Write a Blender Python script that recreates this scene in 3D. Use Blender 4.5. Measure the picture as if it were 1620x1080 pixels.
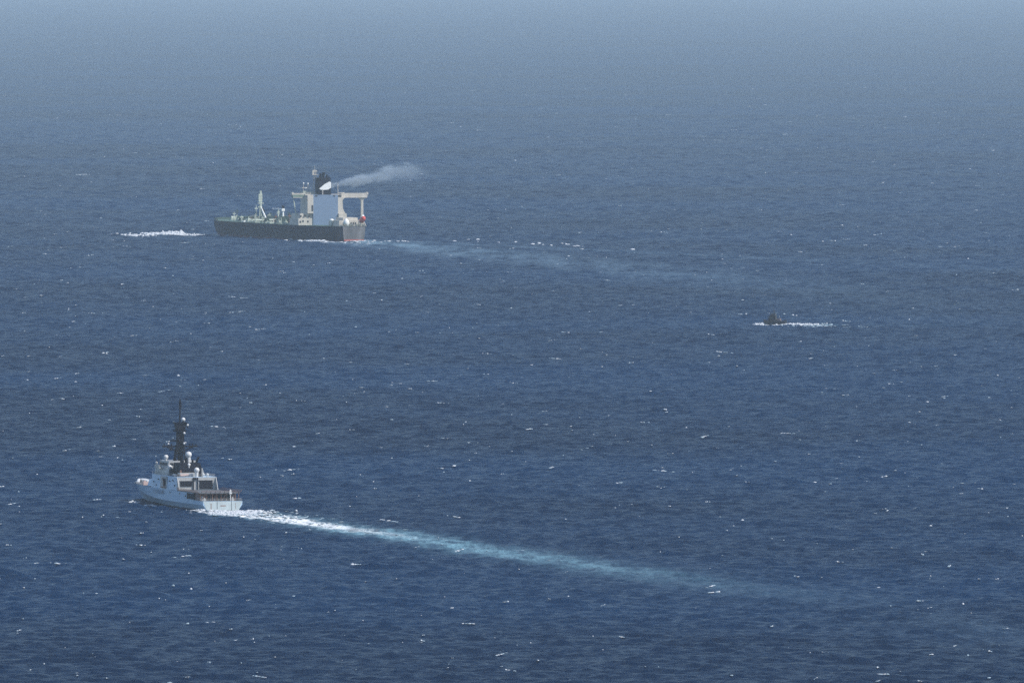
import bpy, math, random
import numpy as np
from mathutils import Vector, Matrix
R = math.radians
random.seed(7)
rng = np.random.default_rng(11)
for o in list(bpy.data.objects): bpy.data.objects.remove(o)
sc = bpy.context.scene
C = sc.collection

# ---------------------------------------------------------------- camera, sky, sun, exposure
F = 24000.0            # focal length in photo pixels (1620 wide)
H = 225.0              # the photographer's height above the sea
cam_d = bpy.data.cameras.new('camera'); cam = bpy.data.objects.new('camera', cam_d); C.objects.link(cam)
cam_d.sensor_width = 36.0; cam_d.lens = 36.0*F/1620.0
cam_d.clip_start = 10.0; cam_d.clip_end = 400000.0
cam.location = (0, 0, H)
cam.rotation_euler = (math.pi/2 - math.atan(631.0/F), 0, 0)
sc.camera = cam

SUN_EL, SUN_AZ = 46.0, 112.0      # azimuth: clockwise from the view direction (+Y)
w = bpy.data.worlds.new('World'); sc.world = w; w.use_nodes = True
nt = w.node_tree; nt.nodes.clear()
sky = nt.nodes.new('ShaderNodeTexSky'); sky.sky_type = 'NISHITA'; sky.sun_disc = False
sky.sun_elevation = R(SUN_EL); sky.sun_rotation = R(SUN_AZ)
sky.altitude = 200; sky.air_density = 1.0; sky.dust_density = 0.6; sky.ozone_density = 3.0
bg = nt.nodes.new('ShaderNodeBackground'); bg.inputs['Strength'].default_value = 0.135
wo = nt.nodes.new('ShaderNodeOutputWorld')
nt.links.new(sky.outputs[0], bg.inputs[0]); nt.links.new(bg.outputs[0], wo.inputs[0])
sd = bpy.data.lights.new('sun', 'SUN'); sd.energy = 3.6; sd.angle = R(0.55); sd.color = (1.0, 0.94, 0.86)
sun = bpy.data.objects.new('sun', sd); C.objects.link(sun)
sdir = Vector((math.sin(R(SUN_AZ))*math.cos(R(SUN_EL)), math.cos(R(SUN_AZ))*math.cos(R(SUN_EL)), math.sin(R(SUN_EL))))
sun.rotation_euler = sdir.to_track_quat('Z', 'Y').to_euler()
sc.view_settings.view_transform = 'Standard'; sc.view_settings.look = 'None'
sc.view_settings.exposure = 0.38; sc.view_settings.gamma = 1.0
sc.cycles.use_denoising = False
sc.cycles.volume_max_steps = 256
sc.cycles.max_bounces = 6
sc.cycles.sample_clamp_indirect = 3.0

# ---------------------------------------------------------------- helpers
def at(px, py):
    """sea-level point seen at a photo pixel (used once, to lay the scene out on the sea)"""
    D = F*H/(py+91.0)
    return (px-810.0)/F*D, D

def mat(name, col, rough=0.6, metal=0.0, var=0.12, scale=0.6, spec=0.4, streak=False):
    m = bpy.data.materials.new(name); m.use_nodes = True
    n = m.node_tree; b = n.nodes['Principled BSDF']
    b.inputs['Roughness'].default_value = rough; b.inputs['Metallic'].default_value = metal
    b.inputs['Specular IOR Level'].default_value = spec
    tc = n.nodes.new('ShaderNodeTexCoord'); mp = n.nodes.new('ShaderNodeMapping')
    if streak: mp.inputs['Scale'].default_value = (1.6, 1.6, 0.25)
    nz = n.nodes.new('ShaderNodeTexNoise'); nz.inputs['Scale'].default_value = scale; nz.inputs['Detail'].default_value = 5
    cr = n.nodes.new('ShaderNodeValToRGB')
    cr.color_ramp.elements[0].position = 0.3; cr.color_ramp.elements[1].position = 0.7
    cr.color_ramp.elements[0].color = (*[c*(1-var) for c in col], 1)
    cr.color_ramp.elements[1].color = (*[min(1, c*(1+var)) for c in col], 1)
    n.links.new(tc.outputs['Object'], mp.inputs[0]); n.links.new(mp.outputs[0], nz.inputs['Vector'])
    n.links.new(nz.outputs[0], cr.inputs[0]); n.links.new(cr.outputs[0], b.inputs['Base Color'])
    return m

def zband(m, z, col, noise=0.5):
    """a paint band below height z of a hull, with an uneven worn edge"""
    n = m.node_tree; b = n.nodes['Principled BSDF']; src = b.inputs['Base Color'].links[0].from_socket
    tc = n.nodes.new('ShaderNodeTexCoord'); sp = n.nodes.new('ShaderNodeSeparateXYZ')
    nz = n.nodes.new('ShaderNodeTexNoise'); nz.inputs['Scale'].default_value = 0.25
    ma = n.nodes.new('ShaderNodeMath'); ma.operation = 'MULTIPLY_ADD'; ma.inputs[1].default_value = noise; 
    lt = n.nodes.new('ShaderNodeMath'); lt.operation = 'LESS_THAN'; lt.inputs[1].default_value = z + noise*0.5
    mx = n.nodes.new('ShaderNodeMix'); mx.data_type = 'RGBA'; mx.inputs['B'].default_value = (*col, 1)
    n.links.new(tc.outputs['Object'], sp.inputs[0]); n.links.new(tc.outputs['Object'], nz.inputs['Vector'])
    n.links.new(nz.outputs[0], ma.inputs[0]); n.links.new(sp.outputs['Z'], ma.inputs[2])
    n.links.new(ma.outputs[0], lt.inputs[0]); n.links.new(lt.outputs[0], mx.inputs['Factor'])
    n.links.new(src, mx.inputs['A']); n.links.new(mx.outputs['Result'], b.inputs['Base Color'])
    return m

class MB:
    """collects shapes and links them as ONE mesh object"""
    def __init__(s): s.v = []; s.f = []
    def add(s, v, f):
        k = len(s.v); s.v += [tuple(p) for p in v]; s.f += [tuple(i+k for i in q) for q in f]; return s
    def box(s, x0, x1, y0, y1, z0, z1, tx=0, ty=0):
        """tx, ty: how much the top is drawn in on each side"""
        v = [(x0,y0,z0),(x1,y0,z0),(x1,y1,z0),(x0,y1,z0),(x0+tx,y0+ty,z1),(x1-tx,y0+ty,z1),(x1-tx,y1-ty,z1),(x0+tx,y1-ty,z1)]
        return s.add(v, [(3,2,1,0),(4,5,6,7),(0,1,5,4),(1,2,6,5),(2,3,7,6),(3,0,4,7)])
    def prism_x(s, pts, x0, x1):
        """outline in (y, z), extruded along x"""
        n = len(pts)
        v = [(x0, y, z) for y, z in pts] + [(x1, y, z) for y, z in pts]
        return s.add(v, [tuple(range(n)), tuple(range(2*n-1, n-1, -1))] + [(i, i+n, (i+1) % n+n, (i+1) % n) for i in range(n)])
    def prism_y(s, pts, y0, y1):
        n = len(pts)
        v = [(x, y0, z) for x, z in pts] + [(x, y1, z) for x, z in pts]
        return s.add(v, [tuple(range(n)), tuple(range(2*n-1, n-1, -1))] + [(i, i+n, (i+1) % n+n, (i+1) % n) for i in range(n)])
    def tube(s, a, b, r0, r1=None, n=8):
        r1 = r0 if r1 is None else r1
        a = Vector(a); b = Vector(b); d = (b-a).normalized()
        u = d.orthogonal().normalized(); w_ = d.cross(u)
        v = []
        for p, r in ((a, r0), (b, r1)):
            for i in range(n):
                t = 2*math.pi*i/n; v.append(p + (u*math.cos(t)+w_*math.sin(t))*r)
        return s.add(v, [tuple(range(n-1, -1, -1)), tuple(range(n, 2*n))] + [(i, (i+1) % n, (i+1) % n+n, i+n) for i in range(n)])
    def lathe(s, c, prof, n=16):
        v = []; f = []
        for r, z in prof:
            for i in range(n):
                t = 2*math.pi*i/n; v.append((c[0]+r*math.cos(t), c[1]+r*math.sin(t), c[2]+z))
        for j in range(len(prof)-1):
            for i in range(n): f.append((j*n+i, j*n+(i+1) % n, (j+1)*n+(i+1) % n, (j+1)*n+i))
        f.append(tuple(range(n-1, -1, -1))); f.append(tuple(range((len(prof)-1)*n, len(prof)*n)))
        return s.add(v, f)
    def dome(s, c, r, n=14, base=0.6):
        prof = [(r*base, -r*0.8)] + [(r*math.cos(t), r*math.sin(t)) for t in [R(a) for a in (-40, -20, 0, 20, 40, 58, 74, 86)]]
        return s.lathe(c, prof, n)
    def rail(s, pts, h=1.1, step=2.0, r=0.05, mids=2):
        for a, b in zip(pts, pts[1:]):
            a = Vector(a); b = Vector(b); L = (b-a).length; k = max(1, int(L/step))
            for i in range(k+1):
                p = a.lerp(b, i/k); s.tube(p, p+Vector((0, 0, h)), r, n=4)
            for j in range(1, mids+2):
                o = Vector((0, 0, h*j/(mids+1))); s.tube(a+o, b+o, r*0.8, n=4)
        return s
    def build(s, name, m, parent=None, smooth=False):
        me = bpy.data.meshes.new(name); me.from_pydata(s.v, [], s.f); me.materials.append(m)
        if smooth: me.polygons.foreach_set('use_smooth', [True]*len(me.polygons))
        me.update(); o = bpy.data.objects.new(name, me); C.objects.link(o)
        if parent: o.parent = parent
        return o

def tag(o, label=None, cat=None, group=None, kind=None):
    if label: o['label'] = label
    if cat: o['category'] = cat
    if group: o['group'] = group
    if kind: o['kind'] = kind
    return o

def empty(name, loc, rz):
    o = bpy.data.objects.new(name, None); C.objects.link(o); o.location = loc; o.rotation_euler = (0, 0, rz)
    o.empty_display_size = 1; return o

def smoothstep(a, b, x):
    t = np.clip((x-a)/(b-a), 0, 1); return t*t*(3-2*t)

# ---------------------------------------------------------------- the sea's waves (metres)
NW = 72
lam = np.exp(rng.uniform(math.log(3.6), math.log(40.0), NW)); lam.sort()
wang = R(-97.0) + rng.normal(0, 0.55, NW)                 # travelling towards the camera, slightly across
kx = 2*math.pi/lam*np.cos(wang); ky = 2*math.pi/lam*np.sin(wang)
slope = np.where(lam > 24, 0.45, 1.0)
slope = slope/math.sqrt((slope**2).sum()/2)*0.17
amp = slope*lam/(2*math.pi); ph = rng.uniform(0, 2*math.pi, NW)

def wave(x, y, spacing=None):
    x = np.asarray(x, np.float64); y = np.asarray(y, np.float64)
    h = np.zeros(np.broadcast(x, y).shape, np.float32)
    for i in range(NW):
        a = amp[i]
        if spacing is not None:
            a = a*smoothstep(0.8, 1.5, lam[i]/spacing)
            if np.max(a) <= 0: continue
        h += (a*np.sin(kx[i]*x+ky[i]*y+ph[i])).astype(np.float32)
    return h + 0.28*h*np.abs(h)*np.sign(h+2)*0.6 + 0.16*h*h

TH_C, TH_T, TH_B = R(16.0), R(18.0), R(72.0)              # headings, left of straight away
cx, cy = at(352, 809); tx, ty = at(560, 382); bx, by = at(1243, 514)

# ---------------------------------------------------------------- setting: the sea
def along(x, y, ox, oy, th):
    """distance astern and sideways of a ship's transom"""
    fx, fy = -math.sin(th), math.cos(th)
    dx, dy = x-ox, y-oy
    return -(dx*fx+dy*fy), dx*fy*1.0-dy*fx*1.0

def build_water():
    D = [4450.0]
    while D[-1] < 130000: D.append(D[-1]*(1+1/(3800*min(1.0, 9000/D[-1])**1.1)))
    D = np.array(D); nc = 800
    u = np.linspace(-0.041, 0.041, nc)
    X = D[:, None]*u[None, :]; Y = np.repeat(D[:, None], nc, 1)
    sp = np.repeat(np.gradient(D)[:, None], nc, 1)
    Z = wave(X, Y, sp)
    # aerated and foaming water of the wakes, per vertex
    aer = np.zeros_like(Z); slick = np.zeros_like(Z); foam = np.zeros_like(Z); calm = np.zeros_like(Z)
    a, s = along(X, Y, cx, cy, TH_C)
    meander = 1.6*np.sin(a/95.0)+1.2*np.sin(a/41.0+1.0)
    hw = 8.0+4.0*smoothstep(0, 70, a)+np.maximum(a,0)*0.010+1.6*np.sin(a/30.0)
    bend = -17.0*(np.maximum(a, 0)/820.0)**2
    e = np.exp(-((s-bend-meander*smoothstep(0, 150, a))/hw)**2*1.3)*smoothstep(-6, 2, a)
    aer += e*(0.10+0.90*np.exp(-(np.maximum(a, 0)/520.0)**1.5))*(1-smoothstep(480, 900, a))
    foam += e*(1.15*np.exp(-np.maximum(a, 0)/170.0)+0.26*np.exp(-np.maximum(a, 0)/420.0))
    slick += 0.15*np.exp(-((s-bend-2)/(14+np.maximum(a, 0)*0.02))**2)*smoothstep(200, 500, a)*(1-smoothstep(900, 1700, a))
    # the far tanker's broad pale wake
    a, s = along(X, Y, tx, ty, TH_T)
    hw = 20+np.maximum(a, 0)*0.03; bend = -64.0*(np.maximum(a, 0)/650.0)**1.3
    e = np.exp(-((s-bend)/hw)**2)*smoothstep(-10, 20, a)
    slick += 1.1*e*np.exp(-np.maximum(a, 0)/750.0); aer += 0.22*e*np.exp(-np.maximum(a, 0)/150.0)
    for sgn in (-1, 1):
        e = np.exp(-((s-sgn*(30+a*0.10))/(7+a*0.02))**2)*smoothstep(-260, -200, a)
        slick += 0.6*e*np.exp(-np.abs(a)/700.0)
    a, s = along(X, Y, bx, by, TH_B)
    e = np.exp(-(s/(2.0+a*0.06))**2)*smoothstep(-2, 2, a)
    aer += 0.8*e*np.exp(-np.maximum(a, 0)/30.0); foam += 0.7*e*np.exp(-np.maximum(a, 0)/14.0)
    Z *= 1-0.55*np.clip(aer, 0, 1)
    nr = len(D); n = nr*nc
    co = np.stack([X, Y, Z], -1).reshape(-1, 3).astype(np.float32)
    # a flat outer sheet to the horizon on every side, under the waves
    S = 150000.0; outer = np.array([(-S, -S, -3), (S, -S, -3), (S, S, -3), (-S, S, -3)], np.float32)
    co = np.vstack([co, outer])
    idx = (np.arange(nr-1)[:, None]*nc+np.arange(nc-1)[None, :]).reshape(-1)
    quads = np.stack([idx, idx+1, idx+nc+1, idx+nc], 1)
    quads = np.vstack([quads, [[n, n+1, n+2, n+3]]]).astype(np.int32)
    me = bpy.data.meshes.new('water'); nf = len(quads)
    me.vertices.add(len(co)); me.vertices.foreach_set('co', co.reshape(-1))
    me.loops.add(nf*4); me.loops.foreach_set('vertex_index', quads.reshape(-1))
    me.polygons.add(nf); me.polygons.foreach_set('loop_start', np.arange(nf, dtype=np.int32)*4)
    me.polygons.foreach_set('use_smooth', np.ones(nf, bool))
    for nm, arr in (('aerated', aer), ('foamed', foam), ('slick', slick)):
        at_ = me.attributes.new(nm, 'FLOAT', 'POINT')
        at_.data.foreach_set('value', np.append(arr.reshape(-1), [0, 0, 0, 0]).astype(np.float32))
    me.update(calc_edges=True); me.validate()
    o = bpy.data.objects.new('water', me); C.objects.link(o)
    m = bpy.data.materials.new('sea water'); m.use_nodes = True; t = m.node_tree; N = t.nodes; L = t.links
    b = N['Principled BSDF']
    b.inputs['Roughness'].default_value = 0.32; b.inputs['IOR'].default_value = 1.33
    b.inputs['Specular IOR Level'].default_value = 0.026
    geo = N.new('ShaderNodeNewGeometry')
    def noise(scale, detail, stretch=(1, 1, 1), rough=0.6):
        mp = N.new('ShaderNodeMapping'); mp.inputs['Scale'].default_value = stretch
        q = N.new('ShaderNodeTexNoise'); q.inputs['Scale'].default_value = scale; q.inputs['Detail'].default_value = detail
        q.inputs['Roughness'].default_value = rough
        L.new(geo.outputs['Position'], mp.inputs[0]); L.new(mp.outputs[0], q.inputs['Vector']); return q.outputs[0]
    def math_(op, a, b_=None, c=None, clamp=False):
        q = N.new('ShaderNodeMath'); q.operation = op; q.use_clamp = clamp
        for i, v in enumerate((a, b_, c)):
            if v is None: continue
            if isinstance(v, (int, float)): q.inputs[i].default_value = v
            else: L.new(v, q.inputs[i])
        return q.outputs[0]
    def ramp(v, lo, hi):
        q = N.new('ShaderNodeMapRange'); q.interpolation_type = 'SMOOTHSTEP'
        q.inputs['From Min'].default_value = lo; q.inputs['From Max'].default_value = hi; L.new(v, q.inputs[0]); return q.outputs[0]
    def mix(f, a, b_):
        q = N.new('ShaderNodeMix'); q.data_type = 'RGBA'; L.new(f, q.inputs['Factor'])
        for nm, v in (('A', a), ('B', b_)):
            if isinstance(v, tuple): q.inputs[nm].default_value = (*v, 1)
            else: L.new(v, q.inputs[nm])
        return q.outputs['Result']
    big = noise(0.0012, 3)                                  # broad patches of slightly different water
    body = mix(ramp(big, 0.35, 0.65), (0.0002, 0.010, 0.036), (0.0005, 0.018, 0.060))
    def attr(nm):
        q = N.new('ShaderNodeAttribute'); q.attribute_name = nm; return q.outputs['Fac']
    n1 = noise(0.16, 6, (1, 0.22, 1), 0.65); n2 = noise(0.7, 5, (1, 0.3, 1), 0.7)
    fa = math_('MULTIPLY', attr('aerated'), math_('MULTIPLY_ADD', ramp(n1, 0.3, 0.7), 1.25, 0.12), clamp=True)
    sk = math_('MULTIPLY', attr('slick'), ramp(noise(0.05, 5, (1, 0.12, 1), 0.6), 0.32, 0.62), clamp=True)
    col = mix(fa, mix(sk, body, (0.11, 0.18, 0.245)), (0.22, 0.42, 0.50))
    fo = ramp(math_('MULTIPLY', attr('foamed'), math_('ADD', n1, n2)), 0.28, 0.75)
    col = mix(fo, col, (0.80, 0.82, 0.82))
    L.new(col, b.inputs['Base Color'])
    L.new(math_('MULTIPLY_ADD', fo, 0.5, 0.32, clamp=True), b.inputs['Roughness'])
    bp = N.new('ShaderNodeBump'); bp.inputs['Strength'].default_value = 1.0; bp.inputs['Distance'].default_value = 1.0
    hsum = math_('ADD', math_('MULTIPLY', noise(0.55, 6, (1, 0.8, 1), 0.62), 1.0), math_('MULTIPLY', noise(0.13, 3), 1.8))
    L.new(hsum, bp.inputs['Height']); L.new(bp.outputs[0], b.inputs['Normal'])
    me.materials.append(m)
    tag(o, 'dark blue open sea with short wind waves', kind='structure')
build_water()

# ---------------------------------------------------------------- foam (white water is countless: stuff)
M_foam = mat('foam', (0.50, 0.53, 0.56), 0.9, var=0.06, scale=1.5, spec=0.1)
M_mist = mat('thin foam', (0.27, 0.35, 0.40), 0.9, var=0.2, scale=1.0, spec=0.1)

def blobs(mb, pts):
    """irregular low mounds of foam at (x, y, z, rx, ry, h)"""
    n = 7
    for x, y, z, rx, ry, h in pts:
        v = []
        for r, q in ((1.0, -0.5), (0.75, 0.55)):
            for i in range(n):
                t = 2*math.pi*i/n; k = r*random.uniform(0.65, 1.3)
                v.append((x+rx*k*math.cos(t), y+ry*k*math.sin(t), z+h*(q+random.uniform(-.15, .15))))
        v.append((x+random.uniform(-.2, .2)*rx, y, z+h))
        f = [(i, (i+1) % n, (i+1) % n+n, i+n) for i in range(n)]+[(i+n, (i+1) % n+n, 2*n) for i in range(n)]
        mb.add(v, f)

def spots_on_waves(xs, ys):
    """moves points to the nearest wave crest, a little to the camera's side"""
    off = np.arange(-14, 15, 1.5)
    hh = wave(xs[:, None]+0*off[None, :], ys[:, None]+off[None, :])
    j = hh.argmax(1); y2 = ys+off[j]-1.0
    return y2, wave(xs, y2)

mb = MB(); pts = []
bands = [(4550, 6000, 230), (6000, 8500, 360), (8500, 12000, 380), (12000, 20000, 380), (20000, 36000, 170)]
xs = []; ys = []; sz = []
for d0, d1, n in bands:
    for i in range(n):
        d = random.uniform(d0, d1); xs.append(random.uniform(-0.036, 0.036)*d); ys.append(d)
        sz.append(min(3.2, random.lognormvariate(-0.85, 0.70))*(1+d/14000.0))
xs = np.array(xs); ys = np.array(ys); y2, z2 = spots_on_waves(xs, ys)
for x, y, z, q in zip(xs, y2, z2, sz):
    k = random.choice((1, 1, 2, 3, 5, 8)); slant = random.uniform(-6, 9)
    for j in range(k):
        t = random.gauss(0, 0.6)*q*(0.6 if k < 4 else 1.4)
        h = random.uniform(0.08, 0.34)*(0.5+0.5*q)*(1 if j < 2 else 0.5)
        if q > 1.7: h *= 0.6
        pts.append((x+t, y+slant*t+random.uniform(-.6, .6), z+0.05, random.uniform(.25, .5)*min(q, 2.2), random.uniform(.5, 1.4), h))
blobs(mb, pts[::2]); mb2 = MB(); blobs(mb2, pts[1::2])
tag(mb2.build('foam_streaks', M_mist, smooth=True), 'thin grey foam streaks among the whitecaps on the dark sea', 'foam', kind='stuff')
tag(mb.build('whitecaps', M_foam, smooth=True), 'small white breaking wave crests scattered over the dark sea', 'whitecaps', kind='stuff')

def foam_field(name, label, origin, th, items, m=M_foam):
    """items: (astern, side, spread along, spread across, count, size, height) in metres about a ship"""
    mb = MB(); fx, fy = -math.sin(th), math.cos(th); pts = []
    X = []; Y = []; q = []
    for a, s, la, ls, n, size, h in items:
        for i in range(n):
            aa = a+random.gauss(0, 1)*la; ss = s+random.gauss(0, 1)*ls
            X.append(origin[0]-fx*aa+fy*ss); Y.append(origin[1]-fy*aa-fx*ss)
            q.append((size*random.uniform(.5, 1.4), h*random.uniform(.3, 1.2)))
    Z = wave(np.array(X), np.array(Y))
    for x, y, z, (r, h) in zip(X, Y, Z, q): pts.append((x, y, z, r, r*1.6, h))
    blobs(mb, pts)
    return tag(mb.build(name, m, smooth=True), label, 'foam', kind='stuff')

# ---------------------------------------------------------------- ship parts shared by the builders
def hull(stations, levels, name, m, parent, close_stern=True):
    """stations: (Y, [half-width at each level]); levels: function (Y) -> z list, top = deck edge"""
    mb = MB(); v = []; nl = len(stations[0][1])
    for Y, hw, zs, rake in stations:
        for s in (-1, 1):
            for k in range(nl): v.append((s*hw[k], Y+rake*(zs[k]-zs[0]), zs[k]))
    f = []
    for i in range(len(stations)-1):
        for s in (0, 1):
            a = i*2*nl+s*nl; b = a+2*nl
            for k in range(nl-1):
                q = (a+k, b+k, b+k+1, a+k+1); f.append(q[::-1] if s == 0 else q)
        a = i*2*nl; b = a+2*nl
        f.append((a, a+nl, b+nl, b))
    e = (len(stations)-1)*2*nl
    for k in range(nl-1):
        f.append((e+k, e+k+1, e+nl+k+1, e+nl+k))
        if close_stern: f.append((k, k+nl, k+nl+1, k+1))
    mb.add(v, f)
    return mb.build(name, m, parent)

def deck_sheet(stations, dz, name, m, parent, inset=0.15, y0=-1e9, y1=1e9):
    mb = MB(); st = [(Y+rake*(zs[-1]-zs[0]), max(0.05, hw[-1]-inset), zs[-1]+dz) for Y, hw, zs, rake in stations if y0 <= Y <= y1]
    v = []; f = []
    for Y, h, z in st: v += [(-h, Y, z), (h, Y, z)]
    for i in range(len(st)-1): f.append((2*i, 2*i+1, 2*i+3, 2*i+2))
    mb.add(v, f); return mb.build(name, m, parent)

# ================================================================ the cutter
def build_cutter():
    white = zband(mat('cutter shade-blue white', (0.38, 0.53, 0.68), 0.5, var=0.05, scale=0.25, streak=True), 0.45, (0.03, 0.04, 0.05), 0.2)  # white hull with the shaded side's sky blue put into its colour
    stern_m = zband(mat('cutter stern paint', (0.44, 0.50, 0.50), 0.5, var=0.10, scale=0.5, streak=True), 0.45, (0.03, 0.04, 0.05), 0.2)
    buff = mat('cutter superstructure paint', (0.38, 0.38, 0.37), 0.5, var=0.12, scale=0.5)
    grey = mat('deck grey', (0.10, 0.11, 0.12), 0.8, var=0.2)
    dark = mat('mast black', (0.009, 0.009, 0.016), 0.8, var=0.3, spec=0.12)
    hole = mat('dark opening', (0.016, 0.015, 0.020), 0.9, var=0.2, spec=0.1)
    glass = mat('bridge glass', (0.02, 0.025, 0.03), 0.15, var=0.1, spec=0.5)
    dome_m = mat('radome white', (0.60, 0.60, 0.59), 0.4, var=0.04)
    brown = mat('rust brown net frame', (0.20, 0.11, 0.08), 0.8, var=0.3, scale=1.5)
    rust = mat('rust streaks', (0.22, 0.13, 0.10), 0.85, var=0.3, scale=1)
    pinkm = mat('faded pink gear', (0.50, 0.36, 0.32), 0.8, var=.2)
    orange = mat('orange gear', (0.45, 0.16, 0.08), 0.7, var=0.2)
    root = empty('patrol_cutter', (cx, cy, 0), TH_C)
    tag(root, 'white patrol cutter with tall black mast trailing a long turquoise wake', 'ship')
    def st(Y, wl, kn, dk, zk, zd, rake=0.0): return (Y, [wl*0.8, wl, kn, kn+(dk-kn)*.5, dk], [-3.0, 0.3, zk, (zk+zd)/2, zd], rake)
    S = [st(0, 6.4, 8.0, 8.1, 2.7, 4.1), st(8, 6.6, 8.05, 8.2, 2.6, 4.1), st(13.9, 6.6, 8.1, 8.3, 2.5, 4.1), st(14, 6.6, 8.1, 8.35, 2.5, 6.9), st(40, 6.6, 8.2, 8.4, 2.5, 6.9),
         st(62, 6.0, 8.1, 8.4, 2.6, 7.0), st(80, 4.4, 7.5, 8.3, 3.0, 7.1), st(97, 2.6, 6.5, 7.7, 3.8, 7.2, .05), st(110, 1.3, 5.1, 6.4, 4.9, 7.3, .15), st(118, 0.5, 3.4, 4.5, 5.9, 7.5, .3), st(123, 0.15, 1.2, 1.9, 6.8, 7.7, .5)]
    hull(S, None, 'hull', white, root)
    deck_sheet(S, 0.02, 'main_deck', grey, root, y0=14)
    deck_sheet(S, 0.02, 'quarter_deck', grey, root, y0=-1, y1=13.95)
    # transom skin with its stern-gate seams, 40 mm proud of the hull end
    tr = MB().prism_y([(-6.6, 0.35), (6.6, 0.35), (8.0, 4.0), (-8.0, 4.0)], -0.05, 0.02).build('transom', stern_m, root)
    MB().box(-2.35, -2.2, -0.09, -0.052, 0.5, 4.0).build('gate_seam', hole, tr); MB().box(3.55, 3.7, -0.09, -0.052, 0.5, 4.0).build('gate_seam', hole, tr)
    MB().box(-0.9, 1.3, -0.07, -0.052, 2.1, 2.45).build('stain', rust, tr); MB().box(-4.9, -4.6, -0.07, -0.052, 0.8, 3.2).build('stain', rust, tr); MB().box(5.2, 5.35, -0.07, -0.052, 1.0, 3.4).build('stain', rust, tr)
    # superstructure standing flush with the port side
    sup = MB()
    sup.prism_y([(-8.35, 7.0), (8.35, 7.0), (7.9, 12.3), (-7.9, 12.3)], 40, 80)
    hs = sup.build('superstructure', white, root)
    face = MB().prism_y([(-8.1, 7.0), (8.1, 7.0), (7.7, 12.2), (-7.7, 12.2)], 39.8, 39.99).build('hangar_wall', buff, root)
    for a, b in ((-6.9, -2.0), (1.1, 6.4)):
        d = MB().box(a, b, 39.55, 39.79, 7.6 if a > 0 else 8.6, 11.0 if a > 0 else 10.8).build('hangar_door', hole, root)
        MB().box(a-.2, b+.2, 39.5, 39.7, 11.0 if a > 0 else 10.8, 11.25 if a > 0 else 11.0).build('lintel', buff, d)
    MB().box(-1.7, -1.35, 39.3, 39.8, 7.1, 12.1).build('vertical_duct', dark, root); MB().box(0.1, .4, 39.3, 39.8, 7.1, 12.1).build('vertical_duct', dark, root); MB().box(-1.1, -.3, 39.4, 39.8, 11.1, 12.1).build('vertical_duct', dark, root)
    MB().prism_x([(39.7, 7.22), (39.7, 12.3), (36.5, 7.22)], 7.7, 7.95).build('corner_buttress', buff, root); MB().prism_x([(39.7, 7.22), (39.7, 12.3), (36.5, 7.22)], -8.2, -7.95).build('corner_buttress', buff, root)
    # flight deck shelf and the dark working bay under it
    fd = MB().box(-8.2, 8.2, 4.5, 39.7, 6.92, 7.2).build('flight_deck', grey, root)
    bay = MB().box(-7.6, 7.4, 7.5, 13.9, 4.13, 6.9).build('working_bay', rust, root)
    for a, b in ((-4.9, -3.3), (-2.6, -1.6), (-0.6, 2.6), (3.2, 5.8)):
        MB().box(a, b, 7.35, 7.48, 4.5, 6.4).build('bay_opening', hole, bay)
    for x in (-7.9, -5.3, -2.9, -1.1, 0.6, 2.9, 4.7, 6.5, 7.8): MB().tube((x, 4.8, 4.13), (x, 4.8, 6.9), .16, n=6).build('stanchion', brown, root)
    for x in (-6.6, 1.8, 5.6): MB().tube((x-1, 4.7, 4.2), (x+1, 4.7, 6.8), .11, n=5).build('brace', brown, root)
    for s in (-1, 1):                                         # hinged net frames leaning outboard
        n = MB()
        for k in range(13):
            y = 5.5+k*2.6; n.tube((s*8.2, y, 7.05), (s*9.3, y, 8.2), .09, n=4)
        for t in (0.3, .6, 1.0): n.tube((s*(8.2+1.1*t), 5.5, 7.05+1.15*t), (s*(8.2+1.1*t), 36.7, 7.05+1.15*t), .08, n=4)
        n.build('safety_net', brown, fd)
    n = MB()
    for k in range(9):
        x = -7.6+k*1.9; n.tube((x, 4.5, 7.05), (x, 3.4, 8.1), .09, n=4)
    for t in (.5, 1): n.tube((-7.6, 4.5-1.1*t, 7.05+t), (7.6, 4.5-1.1*t, 7.05+t), .08, n=4)
    n.build('safety_net', brown, fd)
    b_ = MB().box(-8.42, -7.2, 14.2, 24, 4.4, 6.7).build('side_recess', hole, root)
    MB().rail([(-8, 8, 4.12), (-8, 0.3, 4.12), (8, 0.3, 4.12), (8, 8, 4.12)], 1.0, 1.6, .05).build('stern_rail', buff, root)
    for x, y, h in ((4.6, 2.2, 1.6), (-6.8, 2.4, 1.3), (-6.9, 5.5, 1.8), (6.9, 2.6, 1.2)):
        MB().box(x-.5, x+.5, y-.5, y+.5, 4.13, 4.13+h*.6, .12, .12).tube((x, y, 4.13+h*.6), (x, y, 4.13+h), .35, .2).build('winch', dark if x > 6 else buff, root)
    MB().tube((4.2, 4.0, 4.13), (4.2, 4.0, 8.6), .22, .16).tube((4.2, 4, 8.4), (3.5, 2.4, 7.4), .15).box(3.7, 4.8, 3.6, 4.4, 6.8, 8.3, .2, .1).build('stern_crane', dome_m, root)
    # weather-door gap amidships: paler flat panel painted as a lit recess, with a rusty boat davit
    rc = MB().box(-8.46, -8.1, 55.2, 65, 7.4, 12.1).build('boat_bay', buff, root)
    MB().box(-8.56, -8.47, 56.6, 60.6, 8.3, 11.2).build('opening', hole, rc)
    MB().tube((-8.7, 58, 7.6), (-8.7, 60.5, 11.4), .2).box(-8.9, -8.47, 56.5, 63, 7.4, 7.9).build('davit', rust, rc)
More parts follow.
